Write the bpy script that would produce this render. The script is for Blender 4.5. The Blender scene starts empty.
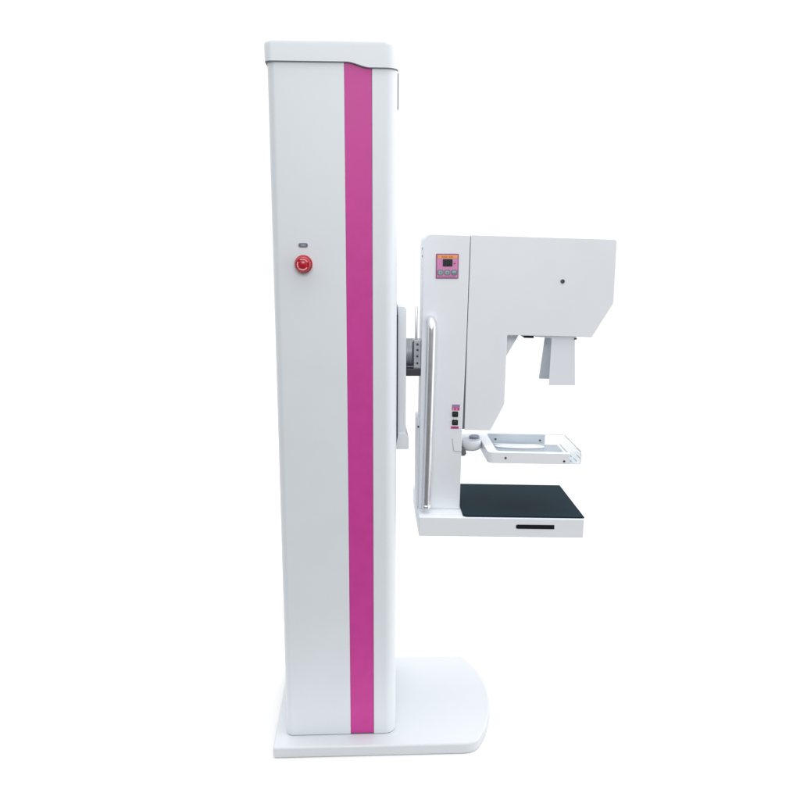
import bpy, bmesh, math, random
from mathutils import Vector, Matrix
R = math.radians
scene = bpy.context.scene
col = scene.collection
random.seed(4)

# ------------------------------------------------------------------ camera
F_PX = 774.0
PITCH, YAW, ROLL = R(12.0), R(2.5), R(0.25)
fw = Vector((math.sin(YAW) * math.cos(PITCH), math.cos(YAW) * math.cos(PITCH), -math.sin(PITCH)))
rt = Vector((math.cos(YAW), -math.sin(YAW), 0.0))
up = rt.cross(fw)
rt2 = rt * math.cos(ROLL) + up * math.sin(ROLL)
up2 = -rt * math.sin(ROLL) + up * math.cos(ROLL)
cd = bpy.data.cameras.new('camera')
cam = bpy.data.objects.new('camera', cd)
col.objects.link(cam)
m = Matrix((rt2, up2, -fw)).transposed().to_4x4()
m.translation = Vector((0.0, -2.07, 1.502))
cam.matrix_world = m
cd.sensor_width = 36.0
cd.lens = F_PX / 800.0 * 36.0
cd.clip_end = 200.0
scene.camera = cam

# ------------------------------------------------------------------ world: invented white surround, graded to shape the light, darker on the photographer's side
W = bpy.data.worlds.new('World')
scene.world = W
W.use_nodes = True
wn, wl = W.node_tree.nodes, W.node_tree.links
wn.clear()
wo = wn.new('ShaderNodeOutputWorld')
bg = wn.new('ShaderNodeBackground')
tc = wn.new('ShaderNodeTexCoord')
sp = wn.new('ShaderNodeSeparateXYZ')
wl.new(tc.outputs['Generated'], sp.inputs[0])


def wramp(sock, stops):
    mr = wn.new('ShaderNodeMapRange')
    mr.inputs['From Min'].default_value = -1.0
    mr.inputs['From Max'].default_value = 1.0
    wl.new(sock, mr.inputs['Value'])
    cr = wn.new('ShaderNodeValToRGB')
    el = cr.color_ramp.elements
    while len(el) < len(stops):
        el.new(0.5)
    for e, (p, v) in zip(el, stops):
        e.position = p
        e.color = (v, v, v, 1)
    wl.new(mr.outputs[0], cr.inputs[0])
    return cr


ry = wramp(sp.outputs['Y'], [(0.0, 0.16), (0.30, 0.20), (0.42, 0.29), (0.62, 1.04), (1.0, 1.05)])
rx = wramp(sp.outputs['X'], [(0.0, 0.0), (0.76, 0.0), (0.90, 0.75), (1.0, 0.8)])
rz = wramp(sp.outputs['Z'], [(0.0, 0.0), (0.62, 0.0), (0.85, 0.95), (1.0, 1.0)])
ad = wn.new('ShaderNodeMixRGB'); ad.blend_type = 'ADD'; ad.inputs[0].default_value = 1
ad2 = wn.new('ShaderNodeMixRGB'); ad2.blend_type = 'ADD'; ad2.inputs[0].default_value = 1
wl.new(ry.outputs[0], ad.inputs[1]); wl.new(rz.outputs[0], ad.inputs[2])
wl.new(ad.outputs[0], ad2.inputs[1]); wl.new(rx.outputs[0], ad2.inputs[2])
wl.new(ad2.outputs[0], bg.inputs['Color'])
bg.inputs['Strength'].default_value = 1.0
wl.new(bg.outputs[0], wo.inputs[0])


def area(name, loc, target, sx, sy, power, color=(1, 1, 1)):
    l = bpy.data.lights.new(name, 'AREA')
    l.shape = 'RECTANGLE'; l.size = sx; l.size_y = sy; l.energy = power; l.color = color
    o = bpy.data.objects.new(name, l)
    col.objects.link(o)
    o.location = loc
    o.rotation_euler = (Vector(target) - Vector(loc)).to_track_quat('-Z', 'Y').to_euler()
    return o


area('fill_above', (0.5, -0.30, 3.9), (0.5, -0.28, 0.0), 2.6, 1.2, 30)  # unseen fill, added to brighten the upper column and the floor in front
area('fill_front', (0.0, -3.2, 2.6), (0.15, 0.0, 1.05), 1.8, 0.9, 44)  # unseen fill, added to lift the column's upper front
area('softbox_side', (3.0, -0.7, 1.6), (0.1, 0.0, 1.1), 1.2, 2.4, 14)

scene.render.engine = 'CYCLES'
scene.cycles.max_bounces = 10
scene.cycles.transparent_max_bounces = 16
scene.cycles.transmission_bounces = 10
scene.view_settings.view_transform = 'Standard'
scene.view_settings.look = 'None'
scene.view_settings.exposure = 0.0
scene.view_settings.gamma = 1.0


# ------------------------------------------------------------------ materials
def mat(name, color, rough=0.4, metal=0.0, spec=0.5, mottle=0.0, bump=0.0, bscale=900, trans=0.0, ior=None, coat=0.0, mscale=6.0):
    M = bpy.data.materials.new(name)
    M.use_nodes = True
    n, l = M.node_tree.nodes, M.node_tree.links
    b = n['Principled BSDF']
    b.inputs['Base Color'].default_value = (*color, 1)
    b.inputs['Roughness'].default_value = rough
    b.inputs['Metallic'].default_value = metal
    b.inputs['Specular IOR Level'].default_value = spec
    b.inputs['Transmission Weight'].default_value = trans
    b.inputs['Coat Weight'].default_value = coat
    if ior:
        b.inputs['IOR'].default_value = ior
    t = n.new('ShaderNodeTexCoord')
    if mottle:
        ns = n.new('ShaderNodeTexNoise')
        ns.inputs['Scale'].default_value = mscale
        ns.inputs['Detail'].default_value = 5
        ns.inputs['Roughness'].default_value = 0.62
        l.new(t.outputs['Object'], ns.inputs['Vector'])
        mr = n.new('ShaderNodeMapRange')
        mr.inputs['From Min'].default_value = 0.3; mr.inputs['From Max'].default_value = 0.7
        mr.inputs['To Min'].default_value = 1 - mottle; mr.inputs['To Max'].default_value = 1 + mottle * 0.6
        l.new(ns.outputs[0], mr.inputs['Value'])
        mx = n.new('ShaderNodeVectorMath'); mx.operation = 'SCALE'
        mx.inputs[0].default_value = color
        l.new(mr.outputs[0], mx.inputs['Scale'])
        l.new(mx.outputs[0], b.inputs['Base Color'])
        rr = n.new('ShaderNodeMapRange')
        rr.inputs['To Min'].default_value = max(0.02, rough - 0.08); rr.inputs['To Max'].default_value = rough + 0.10
        l.new(ns.outputs[0], rr.inputs['Value'])
        l.new(rr.outputs[0], b.inputs['Roughness'])
    if bump:
        nb = n.new('ShaderNodeTexNoise')
        nb.inputs['Scale'].default_value = bscale
        nb.inputs['Detail'].default_value = 2
        l.new(t.outputs['Object'], nb.inputs['Vector'])
        bp = n.new('ShaderNodeBump')
        bp.inputs['Strength'].default_value = bump
        bp.inputs['Distance'].default_value = 0.0006
        l.new(nb.outputs[0], bp.inputs['Height'])
        l.new(bp.outputs[0], b.inputs['Normal'])
    return M


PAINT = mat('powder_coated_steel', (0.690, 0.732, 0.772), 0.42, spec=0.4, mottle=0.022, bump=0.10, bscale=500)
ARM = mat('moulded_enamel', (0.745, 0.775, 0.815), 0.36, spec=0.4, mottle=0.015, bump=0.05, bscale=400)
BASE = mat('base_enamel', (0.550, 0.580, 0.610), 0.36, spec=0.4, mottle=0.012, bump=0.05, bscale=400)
PINK = mat('magenta_laminate', (0.55, 0.050, 0.300), 0.40, spec=0.35, mottle=0.07, bump=0.35, bscale=1500, mscale=18)
SEAM = mat('dark_seam', (0.17, 0.18, 0.20), 0.7, spec=0.2)
BLACK = mat('black_plastic', (0.008, 0.009, 0.012), 0.35, spec=0.3)
CHROME = mat('polished_steel', (0.82, 0.82, 0.86), 0.34, metal=1.0, mottle=0.03, mscale=30)
STEEL = mat('machined_steel', (0.42, 0.44, 0.48), 0.36, metal=0.5, mottle=0.12, bump=0.2, bscale=300, mscale=40)
COLLAR = mat('turned_steel', (0.36, 0.38, 0.42), 0.5, metal=0.5, mottle=0.10, mscale=40)
DARKM = mat('dark_steel', (0.09, 0.09, 0.11), 0.4, metal=0.7, mottle=0.1)
REDP = mat('red_plastic', (0.40, 0.004, 0.016), 0.28, spec=0.5, coat=0.3)
REDD = mat('deep_red_plastic', (0.36, 0.004, 0.014), 0.4)
PALEPINK = mat('pale_marking', (0.85, 0.36, 0.42), 0.5)
GLASS = mat('detector_cover_glass', (0.008, 0.022, 0.032), 0.14, spec=0.5, ior=1.05, mottle=0.10, mscale=9)
ACRYL = mat('clear_acrylic', (0.97, 0.985, 1.0), 0.03, trans=1.0, ior=1.47)
PLATE = mat('grey_plate', (0.13, 0.14, 0.18), 0.4)
PLATEL = mat('pale_plate_print', (0.36, 0.38, 0.43), 0.5)
PPINK = mat('panel_lilac', (0.62, 0.235, 0.46), 0.4, mottle=0.08, mscale=60)
PEDGE = mat('panel_edge', (0.27, 0.085, 0.19), 0.4)
POR = mat('panel_orange', (0.80, 0.36, 0.055), 0.4)
PBR = mat('panel_brown_print', (0.30, 0.095, 0.045), 0.5)
BTN = mat('panel_key_grey', (0.13, 0.17, 0.20), 0.4)
BTNL = mat('panel_key_print', (0.30, 0.38, 0.42), 0.4)
LILAC = mat('label_grey_lilac', (0.26, 0.21, 0.33), 0.5)
MAG = mat('label_magenta', (0.62, 0.10, 0.32), 0.5)
MAGD = mat('label_dark_magenta', (0.28, 0.02, 0.13), 0.5)
FLOORM = mat('white_seamless_floor', (0.77, 0.77, 0.77), 0.9, spec=0.0)
SEG = mat('unlit_display_segments', (0.045, 0.055, 0.06), 0.4)
am = bpy.data.materials.new('thin_clear_plastic')
am.use_nodes = True
an, al = am.node_tree.nodes, am.node_tree.links
an.clear()
ao = an.new('ShaderNodeOutputMaterial'); amx = an.new('ShaderNodeMixShader')
atr = an.new('ShaderNodeBsdfTransparent'); atr.inputs[0].default_value = (0.95, 0.965, 0.975, 1)
agl = an.new('ShaderNodeBsdfGlossy'); agl.inputs['Roughness'].default_value = 0.06
afr = an.new('ShaderNodeFresnel'); afr.inputs['IOR'].default_value = 1.35
amu = an.new('ShaderNodeMath'); amu.operation = 'MULTIPLY'; amu.inputs[1].default_value = 0.3
al.new(afr.outputs[0], amu.inputs[0]); al.new(amu.outputs[0], amx.inputs[0]); al.new(atr.outputs[0], amx.inputs[1]); al.new(agl.outputs[0], amx.inputs[2])
al.new(amx.outputs[0], ao.inputs[0])
THIN = am
RIM = mat('pale_acrylic_edge', (0.62, 0.65, 0.68), 0.25)
EDGE = mat('polished_acrylic_edge', (0.20, 0.215, 0.24), 0.25, spec=0.5, mottle=0.3, mscale=160)
TRAYGREY = mat('tray_floor_grey', (0.33, 0.37, 0.43), 0.3, spec=0.3, mottle=0.12, mscale=22)


# ------------------------------------------------------------------ helpers
def finish(bm, name, M, parent=None, bevel=0.0, seg=3, smooth=True, angle=35):
    bmesh.ops.recalc_face_normals(bm, faces=bm.faces)
    me = bpy.data.meshes.new(name)
    bm.to_mesh(me); bm.free()
    me.materials.append(M)
    o = bpy.data.objects.new(name, me)
    col.objects.link(o)
    if smooth:
        me.shade_smooth()
        me.set_sharp_from_angle(angle=R(angle))
    if bevel:
        md = o.modifiers.new('bevel', 'BEVEL')
        md.width = bevel; md.segments = seg; md.limit_method = 'ANGLE'; md.angle_limit = R(angle)
        md.harden_normals = True
    if parent is not None:
        o.parent = parent
    return o


def box_into(bm, x0, x1, y0, y1, z0, z1):
    v = [bm.verts.new((x, y, z)) for x in (x0, x1) for y in (y0, y1) for z in (z0, z1)]
    for f in ((0, 1, 3, 2), (4, 6, 7, 5), (0, 4, 5, 1), (2, 3, 7, 6), (0, 2, 6, 4), (1, 5, 7, 3)):
        bm.faces.new([v[i] for i in f])


def rounded(pts, radii, n=6):
    """2D polygon with each corner rounded by its radius."""
    out = []
    N = len(pts)
    for i, (p, r) in enumerate(zip(pts, radii)):
        p = Vector(p)
        if r <= 0:
            out.append(tuple(p)); continue
        a = (Vector(pts[i - 1]) - p); b = (Vector(pts[(i + 1) % N]) - p)
        a.normalize(); b.normalize()
        ang = a.angle(b)
        d = r / math.tan(ang / 2)
        c = p + (a + b).normalized() * (r / math.sin(ang / 2))
        s = p + a * d; e = p + b * d
        a0 = math.atan2(s.y - c.y, s.x - c.x); a1 = math.atan2(e.y - c.y, e.x - c.x)
        da = (a1 - a0 + math.pi) % (2 * math.pi) - math.pi
        for k in range(n + 1):
            t = a0 + da * k / n
            out.append((c.x + r * math.cos(t), c.y + r * math.sin(t)))
    return out


def prism(bm, poly, axis, a, b):
    """extrude a 2D polygon: axis 'Y' (poly in x,z), 'Z' (poly in x,y), 'X' (poly in y,z)."""
    def P(p, t):
        if axis == 'Y': return (p[0], t, p[1])
        if axis == 'Z': return (p[0], p[1], t)
        return (t, p[0], p[1])
    A = [bm.verts.new(P(p, a)) for p in poly]
    B = [bm.verts.new(P(p, b)) for p in poly]
    n = len(poly)
    bm.faces.new(A); bm.faces.new(B[::-1])
    for i in range(n):
        bm.faces.new((A[i], A[(i + 1) % n], B[(i + 1) % n], B[i]))


def cyl(bm, p0, p1, r0, r1=None, n=40, caps=True):
    r1 = r0 if r1 is None else r1
    p0, p1 = Vector(p0), Vector(p1)
    q = (p1 - p0).to_track_quat('Z', 'Y').to_matrix()
    A, B = [], []
    for k in range(n):
        t = 2 * math.pi * k / n
        d = q @ Vector((math.cos(t), math.sin(t), 0))
        A.append(bm.verts.new(p0 + d * r0)); B.append(bm.verts.new(p1 + d * r1))
    for k in range(n):
        bm.faces.new((A[k], A[(k + 1) % n], B[(k + 1) % n], B[k]))
    if caps:
        bm.faces.new(A[::-1]); bm.faces.new(B)


def lathe(bm, prof, origin, axis, n=48):
    """prof: list of (radius, distance along axis)."""
    q = Vector(axis).to_track_quat('Z', 'Y').to_matrix()
    o = Vector(origin)
    rings = []
    for r, h in prof:
        if r < 1e-6:
            rings.append([bm.verts.new(o + q @ Vector((0, 0, h)))])
        else:
            rings.append([bm.verts.new(o + q @ Vector((r * math.cos(2 * math.pi * k / n), r * math.sin(2 * math.pi * k / n), h))) for k in range(n)])
    for a, b in zip(rings, rings[1:]):
        for k in range(n):
            k2 = (k + 1) % n
            if len(a) == 1 and len(b) == 1: continue
            if len(a) == 1: bm.faces.new((a[0], b[k2], b[k]))
            elif len(b) == 1: bm.faces.new((a[k], a[k2], b[0]))
            else: bm.faces.new((a[k], a[k2], b[k2], b[k]))
    for rg in (rings[0], rings[-1]):
        if len(rg) > 1: bm.faces.new(rg)


def tube(bm, pts, r, n=24):
    pts = [Vector(p) for p in pts]
    rings = []
    ref = Vector((1, 0, 0))
    for i, p in enumerate(pts):
        d = (pts[min(i + 1, len(pts) - 1)] - pts[max(i - 1, 0)]).normalized()
        u = (ref - d * ref.dot(d)).normalized(); v = d.cross(u)
        rings.append([bm.verts.new(p + (u * math.cos(2 * math.pi * k / n) + v * math.sin(2 * math.pi * k / n)) * r) for k in range(n)])
    for a, b in zip(rings, rings[1:]):
        for k in range(n):
            bm.faces.new((a[k], a[(k + 1) % n], b[(k + 1) % n], b[k]))
    bm.faces.new(rings[0]); bm.faces.new(rings[-1])


def sag(bm, k=-0.026, x0=0.15):
    """the arm hangs a degree or so low at its free end"""
    for v in bm.verts:
        v.co.z += k * (v.co.x - x0)


def bx(name, M, parent, x0, x1, y0, y1, z0, z1, bevel=0.0, arm=False, seg=3):
    bm = bmesh.new(); box_into(bm, x0, x1, y0, y1, z0, z1)
    if arm: sag(bm)
    return finish(bm, name, M, parent, bevel, seg)


# ------------------------------------------------------------------ floor
bm = bmesh.new()
n = 96
ring = [bm.verts.new((14 * math.cos(2 * math.pi * k / n), max(-0.36, 14 * math.sin(2 * math.pi * k / n)), 0)) for k in range(n)]
bm.faces.new(ring)
fl = finish(bm, 'floor', FLOORM, smooth=False)
fl['kind'] = 'structure'

# ------------------------------------------------------------------ the machine
T = bpy.data.objects.new('mammography_machine', None)
col.objects.link(T)
T['label'] = 'white breast x-ray machine, tall column with magenta stripe and C-shaped arm on a flat base'
T['category'] = 'x-ray machine'

# base plate ------------------------------------------------------
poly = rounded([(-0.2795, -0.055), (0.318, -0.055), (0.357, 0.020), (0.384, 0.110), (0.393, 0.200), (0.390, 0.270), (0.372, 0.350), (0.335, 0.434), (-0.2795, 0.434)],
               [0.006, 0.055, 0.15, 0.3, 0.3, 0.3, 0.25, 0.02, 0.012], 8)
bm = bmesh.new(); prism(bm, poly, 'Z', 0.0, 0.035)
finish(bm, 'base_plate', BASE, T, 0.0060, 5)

# column ----------------------------------------------------------
CX0, CX1 = -0.2455, 0.0820
colpoly = rounded([(CX0, 0.0), (CX1, 0.0), (CX1, 0.38), (CX0, 0.38)], [0.020, 0.034, 0.02, 0.02], 10)
SX0, SX1 = -0.0535, 0.0165


def col_section():
    """plan of the column with a shallow channel for the stripe"""
    pts = []
    for i, p in enumerate(colpoly):
        q = colpoly[(i + 1) % len(colpoly)]
        pts.append(p)
        if abs(p[1]) < 1e-6 and abs(q[1]) < 1e-6 and q[0] - p[0] > 0.1:
            pts += [(SX0, 0.0), (SX0, 0.004), (SX1, 0.004), (SX1, 0.0)]
    return pts


bm = bmesh.new(); prism(bm, col_section(), 'Z', 0.0365, 1.935)
column = finish(bm, 'column', PAINT, T, 0.0011, 2)
bm = bmesh.new(); box_into(bm, SX0 + 0.0004, SX1 - 0.0008, 0.0012, 0.0038, 0.0385, 1.93)
finish(bm, 'stripe_panel', PINK, column, 0.0005, 2)
# dark joint between column foot and base
jp = rounded([(CX0 + .001, 0.001), (CX1 - .001, 0.001), (CX1 - .001, 0.379), (CX0 + .001, 0.379)], [0.020, 0.034, 0.02, 0.02], 10)
bm = bmesh.new(); prism(bm, jp, 'Z', 0.0352, 0.0363)
finish(bm, 'foot_gasket', SEAM, column)

# cap: lower edge drops in an S curve across the stripe
ZT, ZL, ZR = 1.9765, 1.9255, 1.9125
x0, x1, y0, y1 = -0.2515, 0.0835, -0.005, 0.385
ring = rounded([(x0, y0), (x1, y0), (x1, y1), (x0, y1)], [0.018, 0.034, 0.024, 0.024], 8)
dense = []
for i, p in enumerate(ring):
    q = ring[(i + 1) % len(ring)]
    L = math.dist(p, q); k = max(1, int(L / 0.004))
    for j in range(k):
        dense.append((p[0] + (q[0] - p[0]) * j / k, p[1] + (q[1] - p[1]) * j / k))


def zlow(x):
    t = min(1, max(0, (x - (-0.048)) / (0.014 - (-0.048))))
    t = t * t * (3 - 2 * t)
    return ZL + (ZR - ZL) * t


bm = bmesh.new()
cx, cy = (x0 + x1) / 2, (y0 + y1) / 2


def off(p, d):
    v = Vector((p[0] - cx, p[1] - cy))
    return (p[0] - d * (1 if v.x > 0 else -1) * min(1, abs(v.x) / 0.14), p[1] - 0.35 * d * (1 if v.y > 0 else -1) * min(1, abs(v.y) / 0.16))


levels = [(0.0, None)] + [(0.012 * (1 - math.cos(t)), ZT - 0.012 + 0.012 * math.sin(t)) for t in [R(a) for a in (0, 18, 36, 54, 72, 90)]]
rings = []
for d, z in levels:
    rings.append([bm.verts.new((*off(p, d), zlow(p[0]) if z is None else z)) for p in dense])
inner = [bm.verts.new((*off(p, 0.0045), zlow(p[0]))) for p in dense]
inner_up = [bm.verts.new((*off(p, 0.0045), 1.950)) for p in dense]
seqs = [inner_up, inner] + rings
N = len(dense)
for a, b in zip(seqs, seqs[1:]):
    for k in range(N):
        bm.faces.new((a[k], a[(k + 1) % N], b[(k + 1) % N], b[k]))
bm.faces.new(rings[-1]); bm.faces.new(inner_up)
cap = finish(bm, 'cap', PAINT, column, angle=50)
# shadow gap liner just under the cap lip
bm = bmesh.new()
gl = [(p[0], p[1]) for p in (off(q, 0.0012) for q in dense)]
A = [bm.verts.new((p[0], p[1], zlow(p[0]) - 0.0019)) for p in gl]
B = [bm.verts.new((p[0], p[1], zlow(p[0]) + 0.002)) for p in gl]
for k in range(N):
    bm.faces.new((A[k], A[(k + 1) % N], B[(k + 1) % N], B[k]))
C2 = [bm.verts.new((*off(q, 0.0075), zlow(q[0]) - 0.0019)) for q in dense]
for k in range(N):
    bm.faces.new((A[k], A[(k + 1) % N], C2[(k + 1) % N], C2[k]))
finish(bm, 'cap_gasket', SEAM, column, angle=50)

# rear seam strip on the column's arm side
bx('side_slot', DARKM, column, CX1 - 0.004, CX1 + 0.0028, 0.040, 0.075, 1.822, 1.908, 0.001)
bx('side_rail', BLACK, T, CX1 - 0.001, CX1 + 0.0056, 0.11, 0.27, 0.925, 1.285, 0.001)

# emergency stop --------------------------------------------------
EX, EZ = -0.1645, 1.4275
bm = bmesh.new(); lathe(bm, [(0.0, 0.0), (0.0235, 0.0), (0.0235, 0.003), (0.0215, 0.0045), (0.0, 0.0045)], (EX, 0.0005, EZ), (0, -1, 0))
es = finish(bm, 'emergency_stop_button', REDD, T)
bm = bmesh.new(); lathe(bm, [(0.0, 0.0044), (0.0125, 0.0044), (0.0125, 0.016), (0.0195, 0.018), (0.0208, 0.021), (0.0208, 0.026), (0.0192, 0.0295), (0.0165, 0.031),
                             (0.0155, 0.0305), (0.0115, 0.0300), (0.0108, 0.0312), (0.0095, 0.0322), (0.0, 0.0324)], (EX, 0.0, EZ), (0, -1, 0))
finish(bm, 'push_cap', REDP, es, angle=50)
for a0, a1 in ((R(25), R(120)), (R(150), R(215)), (R(255), R(325))):
    bm = bmesh.new()
    k = 12
    for y0_, y1_ in ((-0.0299, -0.0316),):
        P = [[bm.verts.new((EX + r * math.cos(a0 + (a1 - a0) * i / k), y, EZ + r * math.sin(a0 + (a1 - a0) * i / k))) for i in range(k + 1)] for r in (0.0120, 0.0148) for y in (y0_, y1_)]
        for s, t in ((0, 1), (1, 3), (3, 2), (2, 0)):
            for i in range(k):
                bm.faces.new((P[s][i], P[s][i + 1], P[t][i + 1], P[t][i]))
        for i in (0, k):
            bm.faces.new((P[0][i], P[1][i], P[3][i], P[2][i]))
    finish(bm, 'arrow_mark', PALEPINK, es)

# little pill-shaped plate above the button
bm = bmesh.new(); prism(bm, rounded([(EX - .0122, 1.4705), (EX + .0122, 1.4705), (EX + .0122, 1.4815), (EX - .0122, 1.4815)], [.005] * 4), 'Y', -0.0014, 0.0006)
pl = finish(bm, 'name_plate', PLATE, T, 0.0004, 2)
for dx in (-0.0058, -0.0025, 0.0005, 0.0035):
    bx('print_mark', PLATEL, pl, EX + dx, EX + dx + 0.0022, -0.0019, -0.0013, 1.4742, 1.4783)

# carriage --------------------------------------------------------
bm = bmesh.new(); prism(bm, rounded([(0.0885, 0.925), (0.1125, 0.925), (0.1125, 1.306), (0.0885, 1.306)], [0.001, 0.001, 0.010, 0.001]), 'Y', 0.115, 0.265)
car = finish(bm, 'carriage', ARM, T, 0.003)
bm = bmesh.new(); prism(bm, rounded([(0.0830, 0.891), (0.1215, 0.891), (0.1215, 0.925), (0.111, 0.9385), (0.0900, 0.9385)], [0.001, 0.003, 0.010, 0.004, 0.001]), 'Y', 0.110, 0.270)
finish(bm, 'stop_block', ARM, car, 0.002)
# pivot shaft and scale plate
bm = bmesh.new(); lathe(bm, [(0.0, 0.0), (0.047, 0.0), (0.047, 0.006), (0.0445, 0.007), (0.0445, 0.050), (0.0, 0.050)], (0.112, 0.19, 1.1585), (1, 0, 0), 64)
sh = finish(bm, 'pivot_shaft', STEEL, T)
bm = bmesh.new()
prof = [(0.0, 0.0), (0.0400, 0.0)]
for k in range(4):
    x_ = 0.0008 + k * 0.0056
    prof += [(0.0412, x_), (0.0412, x_ + 0.0040), (0.0392, x_ + 0.0046), (0.0392, x_ + 0.0052)]
prof += [(0.0405, 0.0235), (0.0405, 0.042), (0.0, 0.042)]
lathe(bm, prof, (0.1129, 0.1640, 1.1690), (1, 0, 0), 64)
finish(bm, 'ribbed_collar', COLLAR, sh, angle=40)
bx('bracket', STEEL, sh, 0.1345, 0.1560, 0.1199, 0.150, 1.128, 1.2105, 0.0012)
bx('lower_clamp', DARKM, sh, 0.1129, 0.1545, 0.119, 0.151, 1.1065, 1.1275, 0.0015)
bx('scale_plate', mat('pale_steel', (0.55, 0.58, 0.62), 0.4, metal=0.6, mottle=.1, mscale=60), sh, 0.1355, 0.1535, 0.1172, 0.1198, 1.131, 1.208, 0.0006)
bx('gib_strip', DARKM, sh, 0.1306, 0.1336, 0.1182, 0.1199, 1.150, 1.206, 0.0004)
for sx, sz in ((0.1448, 1.1985), (0.1448, 1.1825), (0.1446, 1.1645), (0.1446, 1.1445)):
    bm = bmesh.new(); lathe(bm, [(0.0, 0.0), (0.0032, 0.0), (0.0032, 0.0022), (0.0016, 0.0024), (0.0014, 0.0012), (0, 0.0012)], (sx, 0.1173, sz), (0, -1, 0), 20)
    finish(bm, 'screw', DARKM, sh)
bm = bmesh.new(); lathe(bm, [(0.0, 0.0), (0.0036, 0.0), (0.0036, 0.0022), (0, 0.0024)], (0.1325, 0.1200, 1.1455), (0, -1, 0), 20)
finish(bm, 'screw', DARKM, sh)
bm = bmesh.new(); lathe(bm, [(0.0, 0.0), (0.0036, 0.0), (0.0036, 0.1065), (0.0026, 0.1085), (0.0, 0.109)], (0.1418, 0.132, 1.196), (0, 0, 1), 24)
finish(bm, 'release_rod', CHROME, T)

# arm body --------------------------------------------------------
AF, AB = 0.11, 0.205
bm = bmesh.new()
prism(bm, rounded([(0.1515, 0.7075), (0.2745, 0.7075), (0.2775, 0.952), (0.2835, 1.215), (0.2880, 1.5075), (0.1572, 1.5075), (0.1568, 1.30), (0.1528, 0.90)],
                  [0.004, 0.003, 0, 0.4, 0.003, 0.024, 1.0, 1.0]), 'Y', AF, AB)
sag(bm)
body = finish(bm, 'arm_body', ARM, T, 0.0042, 4)
# hinge box behind the lower left of the body
bm = bmesh.new(); prism(bm, rounded([(0.1478, 0.709), (0.1575, 0.709), (0.1575, 0.974), (0.1478, 0.974)], [.001, .001, .001, .006]), 'Y', 0.125, 0.245)
hb = finish(bm, 'hinge_cover', ARM, body, 0.002)
bm = bmesh.new(); lathe(bm, [(0, 0), (0.003, 0), (0.003, 0.002), (0, 0.002)], (0.1495, 0.1258, 0.955), (0, -1, 0), 16)
finish(bm, 'screw', DARKM, body)
for z in (1.4665, 1.446):
    bm = bmesh.new(); lathe(bm, [(0, 0), (0.003, 0), (0.003, 0.0022), (0, 0.0022)], (0.1580, 0.122, z), (-1, 0, 0), 16)
    finish(bm, 'screw', DARKM, body)
# lower service panel seam
bm = bmesh.new()
seam = rounded([(0.2478, 0.925), (0.2525, 0.886), (0.2765, 0.8845), (0.2765, 0.8862), (0.2543, 0.8877), (0.2496, 0.925)], [0, .004, 0, 0, .003, 0])
prism(bm, seam, 'Y', AF - 0.0005, AF + 0.001); sag(bm)
finish(bm, 'panel_joint', PLATEL, body)

# tube head cover with its long lower cheek ------------------------
HF, HBk = 0.1140, 0.2705
bm = bmesh.new()
prism(bm, rounded([(0.2845, 0.9505), (0.3610, 0.9505), (0.3995, 1.030), (0.4010, 1.2315), (0.6460, 1.2315), (0.7030, 1.3310), (0.7018, 1.5085), (0.2905, 1.5085), (0.2862, 1.215)],
                  [0.002, 0.003, 0.010, 0.004, 0.004, 0.006, 0.009, 0.002, 0.4]), 'Y', HF, HBk)
sag(bm)
head = finish(bm, 'tube_head', ARM, T, 0.0065, 6, angle=32)
# dark joint between body and head
bm = bmesh.new()
prism(bm, [(0.2778, 0.952), (0.2870, 0.952), (0.2888, 1.215), (0.2930, 1.5045), (0.2850, 1.5045), (0.2800, 1.215)], 'Y', HF + 0.006, HBk - 0.004)
sag(bm)
finish(bm, 'cover_joint', SEAM, head)
# inner corner gusset
bm = bmesh.new(); prism(bm, [(0.396, 1.240), (0.4515, 1.236), (0.4085, 1.158), (0.396, 1.140)], 'Y', 0.172, 0.205); sag(bm)
finish(bm, 'gusset', ARM, head, 0.001)
# screw on the cheek
bm = bmesh.new(); lathe(bm, [(0, 0), (0.0062, 0), (0.0062, 0.0012), (0.0052, 0.0022), (0.0025, 0.0022), (0.0022, 0.0006), (0, 0.0006)], (0.5532, HF + 0.0004, 1.3772), (0, -1, 0), 24)
finish(bm, 'screw', mat('screw_steel', (0.10, 0.10, 0.15), 0.45, metal=0.5), head)

# collimator: mounting plate and flared light shield ---------------
bm = bmesh.new(); prism(bm, [(0.484, 1.2335), (0.484, 1.2275), (0.598, 1.2240), (0.606, 1.2335)], 'Y', 0.122, 0.26); sag(bm)
cp = finish(bm, 'collimator_plate', ARM, T, 0.001)
bx('plate_edge', DARKM, cp, 0.596, 0.6045, 0.1215, 0.258, 1.2225, 1.2275, 0.0008, arm=True)
bx('latch', BLACK, cp, 0.4515, 0.4800, 0.124, 0.20, 1.2235, 1.2335, 0.001, arm=True)
def slab(bm, quad, th):
    """thin plate: quad of 4 points, thickened along its normal"""
    q = [Vector(p) for p in quad]
    nrm = (q[1] - q[0]).cross(q[3] - q[0]).normalized() * th
    A = [bm.verts.new(p) for p in q]; B = [bm.verts.new(p + nrm) for p in q]
    bm.faces.new(A); bm.faces.new(B[::-1])
    for k in range(4):
        bm.faces.new((A[k], A[(k + 1) % 4], B[(k + 1) % 4], B[k]))


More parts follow.
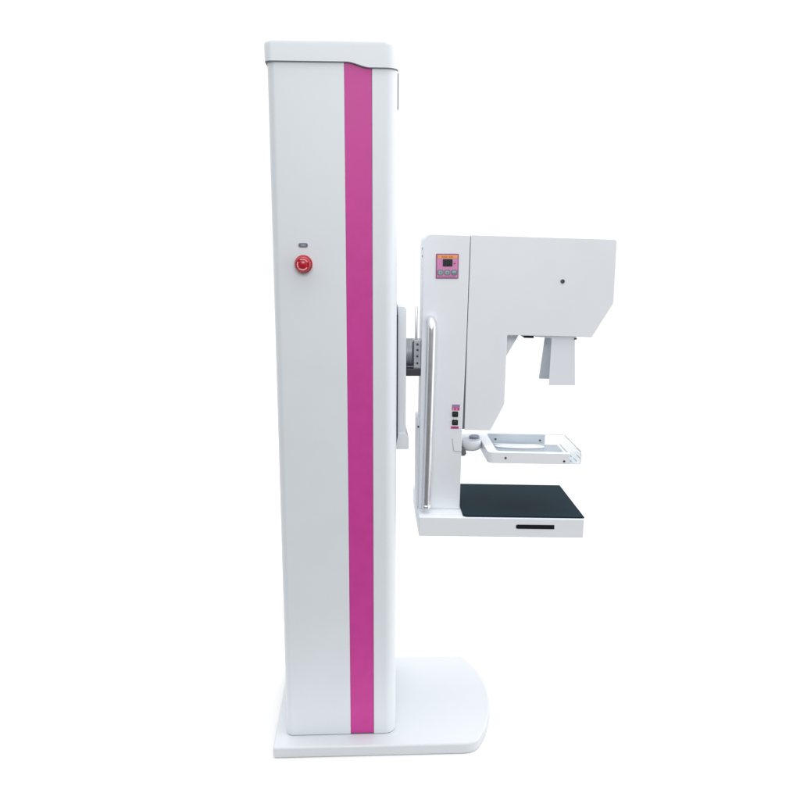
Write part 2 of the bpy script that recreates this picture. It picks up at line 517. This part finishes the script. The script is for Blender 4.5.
SHE = mat('shield_enamel', (0.70, 0.73, 0.775), 0.4, spec=.3, mottle=.02)
SHDARK = mat('shield_grey_shaded', (0.43, 0.47, 0.52), 0.4, spec=.3, mottle=.03)  # rear plate's shade is put into this darker colour
Zt, Zb = 1.2375, 1.0895
bm = bmesh.new()
slab(bm, [(0.5320, 0.1240, Zt), (0.5985, 0.1240, Zt), (0.6050, 0.1180, Zb), (0.5285, 0.1180, Zb - 0.0015)], 0.0022)
sag(bm)
ls = finish(bm, 'light_shield', SHE, T, smooth=False)
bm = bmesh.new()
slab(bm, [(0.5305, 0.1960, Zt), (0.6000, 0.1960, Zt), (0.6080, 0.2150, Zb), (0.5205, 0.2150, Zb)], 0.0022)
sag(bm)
finish(bm, 'rear_plate', SHDARK, ls, smooth=False)

# control panel -----------------------------------------------------
PX0, PX1, PZ0, PZ1 = 0.1935, 0.2570, 1.3845, 1.4530
PF = AF - 0.0016
bm = bmesh.new(); prism(bm, rounded([(PX0, PZ0), (PX1, PZ0), (PX1, PZ1), (PX0, PZ1)], [.002] * 4), 'Y', PF, AF + 0.001)
cpn = finish(bm, 'control_panel', PEDGE, T, 0.0004, 2)
bx('face_sheet', PPINK, cpn, PX0 + .003, PX1 - .003, PF - .0005, PF + .0003, PZ0 + .003, PZ1 - .0028, 0.0002)
bx('header_strip', POR, cpn, PX0 + .0055, PX1 - .0035, PF - .0010, PF - .0002, PZ1 - .0125, PZ1 - .0042, 0.0002)
gx = PX0 + .016
for wd in (0.0034, 0.0026, 0.0034, 0.0030, None, 0.0030, 0.0024, 0.0034):
    if wd is None:
        gx += 0.0042; continue
    z0_ = PZ1 - .0103; z1_ = PZ1 - .0064
    bm = bmesh.new()
    box_into(bm, gx, gx + wd, PF - .0013, PF - .0008, z1_ - 0.0009, z1_)
    box_into(bm, gx, gx + wd * .32, PF - .0013, PF - .0008, z0_, z1_ - 0.001)
    box_into(bm, gx + wd * .5, gx + wd, PF - .0013, PF - .0008, z0_, z0_ + .0014)
    finish(bm, 'print_mark', PBR, cpn, smooth=False)
    gx += wd + 0.0009
disp = bx('display', BLACK, cpn, PX0 + .0195, PX0 + .0460, PF - .0020, PF - .0003, PZ1 - .0345, PZ1 - .0150, 0.0006)
for k in range(2):
    a = PX0 + .0232 + k * .0112
    bm = bmesh.new()
    for (u0, u1, w0, w1) in ((0, .0075, 0, .0012), (0, .0075, .0060, .0072), (0, .0075, .0120, .0132), (0, .0014, .0013, .0059), (0, .0014, .0073, .0119), (.0061, .0075, .0013, .0059), (.0061, .0075, .0073, .0119)):
        box_into(bm, a + u0, a + u1, PF - .0023, PF - .0019, PZ1 - .0312 + w0, PZ1 - .0312 + w1)
    finish(bm, 'digit', SEG, disp, smooth=False)
bm = bmesh.new(); lathe(bm, [(0, 0), (0.0024, 0), (0.0022, 0.0012), (0, 0.0018)], (PX0 + .0525, PF - .0004, PZ1 - .0265), (0, -1, 0), 20)
finish(bm, 'indicator_lamp', MAGD, cpn)
for k in range(3):
    cx_ = PX0 + .0128 + k * .0192; cz_ = PZ0 + .0170
    bm = bmesh.new(); prism(bm, rounded([(cx_ - .0085, cz_ - .0078), (cx_ + .0085, cz_ - .0078), (cx_ + .0085, cz_ + .0078), (cx_ - .0085, cz_ + .0078)], [.005] * 4), 'Y', PF - .0016, PF - .0003)
    kb = finish(bm, 'key', BTN, cpn, 0.0004, 2)
    bm = bmesh.new(); prism(bm, rounded([(cx_ - .006, cz_ - .0055), (cx_ + .006, cz_ - .0055), (cx_ + .006, cz_ + .0055), (cx_ - .006, cz_ + .0055)], [.004] * 4), 'Y', PF - .0019, PF - .0014)
    finish(bm, 'key_face', BTNL, kb, smooth=False)
    bm = bmesh.new()
    if k == 0:
        prism(bm, [(cx_ - .0032, cz_), (cx_ + .0022, cz_ - .0038), (cx_ + .0022, cz_ + .0038)], 'Y', PF - .0023, PF - .0018)
    elif k == 1:
        prism(bm, [(cx_ - .0036, cz_ - .0026), (cx_ + .0036, cz_ - .0026), (cx_, cz_ + .0030)], 'Y', PF - .0023, PF - .0018)
    else:
        box_into(bm, cx_ - .0055, cx_ + .0055, PF - .0023, PF - .0018, cz_ - .0045, cz_ - .0010)
    finish(bm, 'key_symbol', BTN, kb, smooth=False)
bm = bmesh.new()
gx = PX0 + .0065
for i in range(14):
    wd = random.choice((.0018, .0024, .0030))
    if gx + wd > PX1 - .006: break
    box_into(bm, gx, gx + wd, PF - .0009, PF - .0004, PZ0 + .0046, PZ0 + .0066)
    gx += wd + random.choice((.0009, .0012, .0024))
finish(bm, 'print_mark', PEDGE, cpn, smooth=False)

# the two square switches and their labels --------------------------
for z0_, z1_ in ((0.9905, 1.0065), (0.9660, 0.9815)):
    zc = (z0_ + z1_) / 2
    o = bm = bmesh.new()
    prism(bm, rounded([(0.2470, z0_), (0.2640, z0_), (0.2640, z1_), (0.2470, z1_)], [.0022] * 4), 'Y', AF - .0035, AF + .001); sag(bm)
    s = finish(bm, 'switch', BLACK, T, 0.0008, 2)
    bx('rocker', mat('rocker_black', (0.014, 0.015, 0.018), 0.5), s, 0.2498, 0.2612, AF - .0052, AF - .0033, zc - .0072, zc + .0020, 0.0012)
bx('label_strip', LILAC, T, 0.2463, 0.2690, AF - .0008, AF + .001, 1.0185, 1.0270, 0.0002, arm=True)
l2 = bx('label_strip', MAG, T, 0.2458, 0.2685, AF - .0009, AF + .001, 1.0095, 1.0182, 0.0002, arm=True)
for k in range(4):
    bx('print_mark', (PALEPINK, MAGD)[k % 2], l2, 0.2490 + k * .0046, 0.2516 + k * .0046, AF - .0013, AF - .0007, 1.0110 - .0028, 1.0155 - .0028)
l3 = bx('label_strip', MAG, T, 0.2435, 0.2668, AF - .0008, AF + .001, 0.9545, 0.9618, 0.0002, arm=True)
for k in range(5):
    bx('print_mark', MAGD, l3, 0.2462 + k * .0040, 0.2490 + k * .0040, AF - .0013, AF - .0007, 0.9560 - .0027, 0.9600 - .0027)

# grab handle --------------------------------------------------------
hx_t, hx_b, HY = 0.1808, 0.1712, 0.078
pts = []
for k in range(11):
    a = R(90) * k / 10
    pts.append((hx_t, 0.112 - 0.034 * math.sin(a), 1.2830 - 0.0130 - 0.024 * (1 - math.cos(a)) + 0.001))
zs = pts[-1][2]
for k in range(1, 31):
    t = k / 30
    pts.append((hx_t + (hx_b - hx_t) * t ** 1.15, HY, zs + (0.7300 - zs) * t))
bm = bmesh.new(); tube(bm, pts, 0.0132, 32)
hd = finish(bm, 'grab_handle', CHROME, T, angle=60)
bm = bmesh.new(); lathe(bm, [(0, 0), (0.0135, 0), (0.0152, 0.002), (0.0152, 0.008), (0.0138, 0.010), (0, 0.010)], (hx_b, HY, 0.7225), (0, 0, 1), 32)
finish(bm, 'end_collar', CHROME, hd)
bm = bmesh.new(); cyl(bm, (hx_b, HY, 0.7275), (hx_b, AF + 0.002, 0.7275), 0.0045, n=20)
finish(bm, 'standoff', CHROME, hd)

# breast support table ------------------------------------------------
bm = bmesh.new(); box_into(bm, 0.1485, 0.6320, 0.040, 0.342, 0.6490, 0.7075); sag(bm)
tb = finish(bm, 'support_table', ARM, T, 0.0028, 4)
bm = bmesh.new()
prism(bm, rounded([(0.2775, 0.0455), (0.6335, 0.0455), (0.6335, 0.343), (0.2775, 0.343)], [0.013, 0.002, 0.002, 0.002]), 'Z', 0.7078, 0.7118); sag(bm)
finish(bm, 'detector_cover', GLASS, tb, 0.0008, 2)
bm = bmesh.new()
prism(bm, rounded([(0.4315, 0.6760), (0.5440, 0.6760), (0.5440, 0.6885), (0.4315, 0.6885)], [0.005, 0.001, 0.001, 0.005]), 'Y', 0.0388, 0.046); sag(bm)
finish(bm, 'cassette_slot', BLACK, tb)

# compression frame ---------------------------------------------------
FZ0, FZ1 = 0.8700, 0.9020
bm = bmesh.new()
prism(bm, rounded([(0.345, 0.050), (0.583, 0.050), (0.583, 0.0665), (0.374, 0.0665), (0.374, 0.268), (0.560, 0.268), (0.560, 0.286), (0.345, 0.286)],
                  [0.016, 0.001, 0.001, 0.012, 0.010, 0.001, 0.001, 0.010], 8), 'Z', FZ0, FZ1)
sag(bm)
fr = finish(bm, 'compression_frame', ARM, T, 0.0022, 3)
for x, y, z in ((0.3962, 0.050, 0.8860), (0.5662, 0.050, 0.8790), (0.4030, 0.268, 0.884), (0.5440, 0.268, 0.8825)):
    bm = bmesh.new(); lathe(bm, [(0, 0), (0.0032, 0), (0.0032, 0.0014), (0.0014, 0.0016), (0.0012, 0.0006), (0, 0.0006)], (x, y + 0.0003, z), (0, -1, 0), 20); sag(bm)
    finish(bm, 'screw', DARKM, fr)

# hub, knob and swing link ----------------------------------------------
bm = bmesh.new(); lathe(bm, [(0, 0), (0.022, 0), (0.0275, 0.003), (0.0300, 0.008), (0.0300, 0.028), (0.0285, 0.0305), (0, 0.0305)], (0.3115, 0.170, 0.8730), (0, 0, 1), 48)
hub = finish(bm, 'paddle_hub', ARM, T, angle=40)
bm = bmesh.new(); lathe(bm, [(0, 0), (0.0150, 0), (0.0158, 0.001), (0.0158, 0.006), (0.0145, 0.0075), (0.010, 0.0072), (0, 0.0068)], (0.3240, 0.185, 0.9037), (0, 0, 1), 40)
finish(bm, 'knob', mat('knob_grey', (0.22, 0.27, 0.35), 0.35, mottle=.15, mscale=90), hub, angle=40)
bm = bmesh.new(); prism(bm, rounded([(0.276, 0.865), (0.288, 0.865), (0.293, 0.872), (0.290, 0.884), (0.276, 0.886)], [0, .003, .003, .003, 0]), 'Y', 0.125, 0.160)
finish(bm, 'guide_block', mat('guide_grey', (0.13, 0.14, 0.15), 0.5), hub)
bx('link', ARM, hub, 0.2760, 0.3448, 0.176, 0.262, 0.8720, 0.8985, 0.003)

# clear paddle tray -------------------------------------------------------
bm = bmesh.new()
tp = 0.0030
outp = [(0.360, 0.0672), (0.6235, 0.0672), (0.6235, 0.2672), (0.360, 0.2672)]


def tray(bm, z0, z1, zf):
    o = rounded([(0.3755, 0.0675), (0.6190, 0.0675), (0.6190, 0.2670), (0.3755, 0.2670)], [.010] * 4, 5)
    O = rounded([(0.3755, 0.0675), (0.6235, 0.0675), (0.6235, 0.2670), (0.3755, 0.2670)], [.012] * 4, 5)
    i_ = rounded([(0.3785, 0.0705), (0.6120, 0.0705), (0.6120, 0.2640), (0.3785, 0.2640)], [.008] * 4, 5)
    I = rounded([(0.3785, 0.0705), (0.6205, 0.0705), (0.6205, 0.2640), (0.3785, 0.2640)], [.010] * 4, 5)
    r = [[bm.verts.new((p[0], p[1], z)) for p in P] for P, z in ((o, z0), (O, z1), (I, z1), (i_, zf))]
    n = len(o)
    for a, b in zip(r, r[1:]):
        for k in range(n):
            bm.faces.new((a[k], a[(k + 1) % n], b[(k + 1) % n], b[k]))
    bm.faces.new(r[0]); bm.faces.new(r[3])


tray(bm, 0.8665, 0.9035, 0.8695)
sag(bm)
pad = finish(bm, 'compression_paddle', THIN, T, angle=30)
# front lip of the tray: the chest-side wall carries a double thickness strip
bm = bmesh.new(); box_into(bm, 0.5845, 0.6190, 0.0515, 0.0660, 0.8680, 0.8995); sag(bm)
finish(bm, 'front_lip', THIN, pad, 0.001)
for xa, xb, ya, yb, zt in ((0.5930, 0.5950, 0.078, 0.215, 0.8860), (0.6165, 0.6190, 0.068, 0.105, 0.9045), (0.6120, 0.6137, 0.0520, 0.0850, 0.8890),
                           (0.6020, 0.6035, 0.0520, 0.0850, 0.8800), (0.6185, 0.6195, 0.105, 0.262, 0.9040)):
    bm = bmesh.new(); box_into(bm, xa, xb, ya, yb, zt - 0.0016, zt); sag(bm)
    finish(bm, 'polished_edge', EDGE, pad, 0.0003, 2)
for b_ in ((0.5600, 0.6165, 0.2650, 0.2670, 0.9026, 0.9040), (0.6175, 0.6190, 0.0680, 0.0695, 0.8690, 0.9030), (0.5835, 0.6175, 0.0665, 0.0680, 0.8672, 0.8684)):
    bx('clear_rim', RIM, pad, *b_, arm=True)
bx('floor_tint', TRAYGREY, pad, 0.3860, 0.5980, 0.074, 0.262, 0.8700, 0.8704, arm=True)  # thin mottled grey layer over the tray floor
el = []
for k in range(48):
    t = 2 * math.pi * k / 48
    el.append((0.472 + 0.078 * math.cos(t), 0.2300 + 0.024 * math.sin(t)))
bm = bmesh.new(); prism(bm, el, 'Z', 0.8708, 0.8740); sag(bm)
finish(bm, 'tray_insert', ARM, pad, 0.0008)
